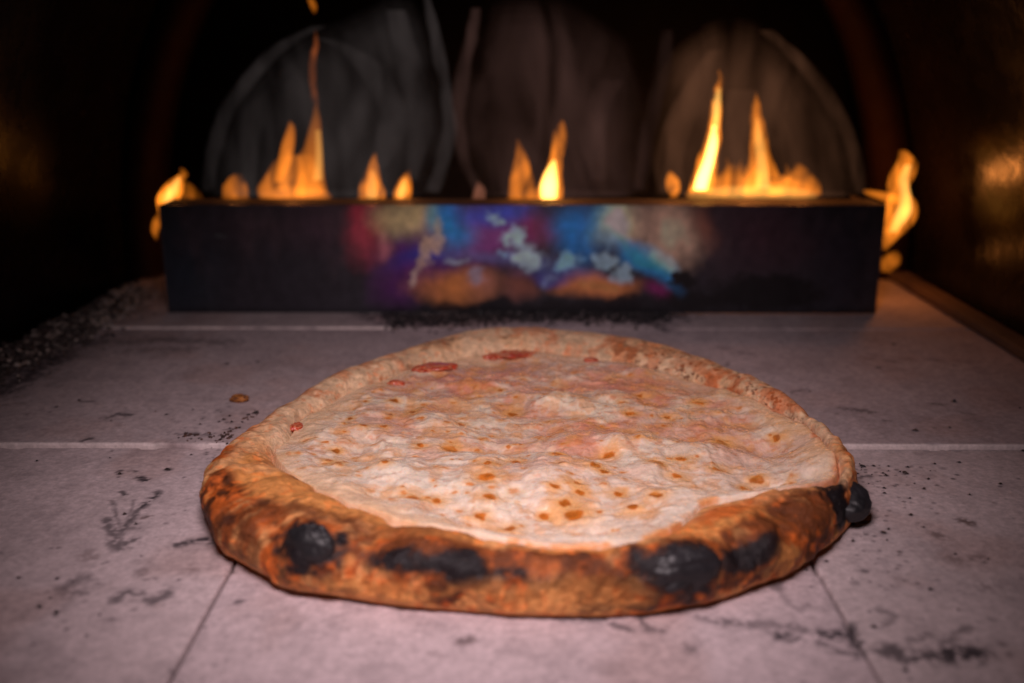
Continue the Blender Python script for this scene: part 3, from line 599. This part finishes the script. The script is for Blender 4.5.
k = mix(k, (.74, .36, .12), sst(.54, .68, a2)*.5)
k = mix(k, white, sst(.017, .006, e)*sst(.1, -.6, np.sin(TH))[T3].ravel()*.55)
k = mix(k, (.70, .50, .30), sst(.60, .72, a3)*.28)
CN = np.tile([0, 0, 1.0], (len(CH), 1))
D2 = CH[:, :2]; warp = (np.stack([fbm(CH, 330, 2, 120), fbm(CH, 330, 2, 121)], 1)-.5)*.0022
Dw = D2+warp
idx_sorted = None
def spot(p, r, col, s=1., asp=1.5, soft=.5):
    global k
    sel = np.where((np.abs(D2[:, 0]-p[0]) < 3.2*r*asp) & (np.abs(D2[:, 1]-p[1]) < 3.2*r))[0]
    if len(sel) == 0: return
    q = np.hypot((Dw[sel, 0]-p[0])/(r*asp), (Dw[sel, 1]-p[1])/r)
    k[sel] = mix(k[sel], col, s*sst(1+soft, 1-soft, q))
hot = np.array([.60, .17, .022]); halo = np.array([.78, .38, .11])
SP = [(351, 422, 2), (345, 430, 2), (364, 433, 3), (384, 431, 3), (306, 444, 3), (289, 461, 3), (328, 463, 3), (338, 466, 3), (336, 452, 3), (384, 464, 3), (385, 473, 3), (420, 447, 3), (413, 413, 3), (394, 405, 3), (391, 417, 3), (366, 405, 2), (487, 450, 4), (488, 471, 4), (487, 483, 6), (437, 500, 4), (413, 500, 4), (451, 447, 5), (489, 500, 4), (480, 514, 4), (510, 520, 4), (516, 463, 4), (513, 410, 4), (481, 437, 2), (461, 423, 3),
      (630, 415, 3), (668, 417, 3), (721, 439, 4), (698, 404, 4), (777, 438, 3), (657, 465, 4), (677, 474, 4), (680, 459, 4), (717, 467, 3), (757, 475, 4), (744, 481, 3), (656, 502, 4), (632, 510, 4), (618, 494, 4), (574, 512, 7), (565, 503, 4), (555, 493, 3), (580, 495, 3), (562, 473, 3), (595, 471, 4), (609, 453, 4), (600, 461, 3), (558, 458, 4), (545, 510, 3), (577, 488, 3), (586, 422, 2), (548, 419, 2), (604, 475, 3), (640, 398, 3), (560, 392, 2), (610, 380, 3), (470, 372, 3), (500, 392, 2)]
rg = np.random.default_rng(11)
for x, y, r in SP:
    p = at(x, y, .0145)[:2]; r = r*.00047*1.15
    spot(p, r*2.1, halo, .8, 1.2, .9); spot(p, r*1.05, hot*rg.uniform(.75, 1.25), rg.uniform(.95, 1), rg.uniform(.85, 1.3), .25); spot(p+rg.normal(0, r*.3, 2), r*.5, hot*.55, .6, 1.3, .7)
for _ in range(260):
    t = rg.uniform(0, 2*math.pi); R = np.interp(t if t < math.pi else t-2*math.pi, TH, RC)*math.sqrt(rg.uniform(0, .92)); p = PC+R*np.array([math.cos(t), math.sin(t)])
    r = rg.uniform(.0004, .0011); spot(p, r*2, halo, .5, 1.3, .8); spot(p, r, hot, rg.uniform(.5, .95), rg.uniform(1, 2), .4)
# char at the cheese border of the right and the brown lower edge
lf = sst(.1, -.5, np.cos(TH))[T3].ravel(); bk = sst(-.1, .5, np.sin(TH))[T3].ravel()
k = mix(k, gold*1.1, sst(.0060, .001, e)*sst(.42, .6, a2)*.9)
rt = sst(.75, .95, np.cos(TH))[T3].ravel()
k = mix(k, pale, np.clip(lf+bk*.6+rt*.7, 0, 1)*sst(.020, .002, e+(a1-.5)*.022)*.85)
k = mix(k, toast*1.2, rt*sst(.0045, .0005, e+(a2-.5)*.006)*.8)
kme = quads_mesh('cheese', CH, grid_quads(NA, NR, True), k); link('cheese', kme, CHEESE, pizza)

# tomato showing through the cheese at the back and left
def lump(name, c, r, mat, parent, seed=0, amp=.25, fr=2.2, col=None, nu=48, nv=28, rot=0):
    u = np.linspace(0, 2*math.pi, nu, endpoint=False); v = np.linspace(0, math.pi, nv)
    U, Vv = np.meshgrid(u, v, indexing='ij'); d = np.stack([np.cos(U)*np.sin(Vv), np.sin(U)*np.sin(Vv), np.cos(Vv)], -1).reshape(-1, 3)
    f = 1+(fbm(d, fr, 4, seed)-.5)*2*amp; p = d*f[:, None]*np.array(r)
    ca_, sa_ = math.cos(rot), math.sin(rot); p = np.stack([p[:, 0]*ca_-p[:, 1]*sa_, p[:, 0]*sa_+p[:, 1]*ca_, p[:, 2]], 1)+np.array(c)
    cl = None
    if col is not None: cl = mix(np.ones((len(p), 3))*np.array(col[0]), col[1], sst(.4, .65, fbm(d, 3.5, 3, seed+3)))
    me = quads_mesh(name, p, grid_quads(nu, nv, True)[:, ::-1], cl)
    return link(name, me, mat, parent) if mat else me
TOM = m_vc('cooked tomato', .28, 0, .5, 350, .0008, .8, 1.2)
for j, (x, y, rx, ry) in enumerate([(512, 346, .0085, .0075), (500, 350, .0060, .0045), (526, 351, .0060, .0050), (492, 345, .004, .004), (437, 361, .0085, .0060), (422, 366, .0060, .0045), (450, 364, .004, .003), (292, 417, .0030, .0042), (397, 381, .0042, .0026), (590, 352, .004, .003)]):
    kq = pick(CH, CN, x, y); p = CH[kq]; lump('tomato_sauce', (p[0], p[1], p[2]+.0002), (rx*1.1, ry*1.1, .0016), TOM, pizza, 70+j, .38, 1.8, ((.46, .040, .015), (.60, .20, .10)))
# charred blisters
def blister(px, py, r, seed, push=0., lab=None, sink=.25):
    k0 = pick(fl, nr, px, py); p = fl[k0]; n = nr[k0]; t = math.atan2(p[1]-PC[1], p[0]-PC[0])
    o = lump('charred_blister', p+n*(push-sink*r[1]), r, CHAR, pizza, seed, .20, 2.2, nu=90, nv=50, rot=t+math.pi/2)
    if lab: o['label'] = lab
blister(303, 540, (.0105, .0060, .0085), 1, .000, 'round black blister at the left of the crust', .82)
blister(690, 565, (.0140, .0075, .0088), 2, .000, 'large shiny black blister at the front right of the crust', .80)
lump('charred_blister', tuple(at(844, 501, .0095)), (.0108, .0125, .0076), CHAR, pizza, 3, .16, 1.5, nu=90, nv=50)['label'] = 'black knob of burnt dough sticking out at the right'

# ------------------------------------------------------------------ LOOSE BITS
CRUMB = m_vc('burnt crumb', .6, 0, .4, 500, .0006, .75, 1.3)
p = at(240, 401, .002); o = lump('crumb', (p[0], p[1], .0036), (.0052, .0032, .0022), CRUMB, None, 9, .35, 2.5, ((.42, .15, .03), (.10, .03, .012)))
tag(o, 'small orange-brown crust crumb on the stone left of the pizza', 'crumb')
p = at(264, 404, .001); 
def scatter(name, pts, mat, label, cat, seed):
    V, Q, Cl = [], [], []; off = 0; rg = np.random.default_rng(seed)
    for (x, y, z, r, cA, cB) in pts:
        me_u, me_v = 9, 6
        u = np.linspace(0, 2*math.pi, me_u, endpoint=False); v = np.linspace(0, math.pi, me_v)
        U, W_ = np.meshgrid(u, v, indexing='ij'); d = np.stack([np.cos(U)*np.sin(W_), np.sin(U)*np.sin(W_), np.cos(W_)], -1).reshape(-1, 3)
        f = 1+(vn(d*2.1+rg.uniform(0, 50), 3)-.5)*1.3
        a = rg.uniform(0, 6.3); pp = d*f[:, None]*np.array([r*rg.uniform(.7, 1.6), r*rg.uniform(.6, 1.1), r*rg.uniform(.4, .8)])
        pp = np.stack([pp[:, 0]*math.cos(a)-pp[:, 1]*math.sin(a), pp[:, 0]*math.sin(a)+pp[:, 1]*math.cos(a), pp[:, 2]], 1)+np.array([x, y, z])
        V.append(pp); Q.append(grid_quads(me_u, me_v, True)[:, ::-1]+off); off += len(pp); Cl.append(np.ones((len(pp), 3))*(np.array(cA)*(1-(m_ := rg.random()))+np.array(cB)*m_))
    o = link(name, quads_mesh(name, np.concatenate(V), np.concatenate(Q), np.concatenate(Cl)), mat, None, False)
    return tag(o, label, cat, kind='stuff')
rg = np.random.default_rng(21); pts = []
for _ in range(4200):
    t = rg.random()**.9; px_, py_ = -30+t*172, 392-t*94
    p = at(px_, py_); wdt = .013+.010*math.sin(t*3)
    off_ = rg.normal(0, 1); x = p[0]-.006+off_*wdt*.5; hgt = .012*math.exp(-off_**2)*(0.5+.5*math.sin(t*9)**2)
    light_ = rg.random() < .12+.45*t*t  # more pale bits towards the far end, its stronger light painted in
    pts.append((max(x, -.325), p[1]+rg.normal(0, .012), .003+hgt*rg.random(), rg.uniform(.0004, .0019), (.40, .32, .28) if light_ else (.05, .04, .04), (.50, .42, .38) if light_ else (.12, .09, .085)))
scatter('ash_pile', pts, CRUMB, 'heap of grey ash and burnt crumbs along the left oven wall', 'ash', 4)
pts = []
for _ in range(3800):
    u = rg.random()
    px_ = rg.uniform(385, 620) if u < .75 else rg.normal(645, 14); py_ = rg.normal(316, 5) if px_ > 500 else rg.normal(319, 5.5)
    p = at(px_, min(max(py_, 315), 342)); g = rg.random() < .08
    pts.append((p[0], p[1], .0020+.002*rg.random(), rg.uniform(.0003, .0012), (.012, .011, .012) if not g else (.25, .2, .2), (.03, .025, .028) if not g else (.10, .08, .08)))
scatter('charred_debris', pts, CRUMB, 'black charred debris on the stone between pizza and burner box', 'debris', 5)
pts = []
for c0, r, s in specks:
    if s > .80: pts.append((c0[0], c0[1], .0003+(.0017 if c0[1] > Y1 else 0), r*.55, (.012, .010, .012), (.05, .03, .025)))
for _ in range(60):
    px_, py_ = (rg.uniform(178, 226), rg.uniform(434, 446)) if rg.random() < .5 else (rg.uniform(225, 262)-4, 0)
    if py_ == 0: py_ = 448-(px_-222)*.85-rg.random()*8
    p = at(px_, py_); pts.append((p[0], p[1], .0018, rg.uniform(.0003, .0011), (.012, .010, .012), (.10, .04, .025)))
scatter('soot_specks', pts, CRUMB, 'black burnt flour specks scattered on the stone around the pizza', 'soot', 6)
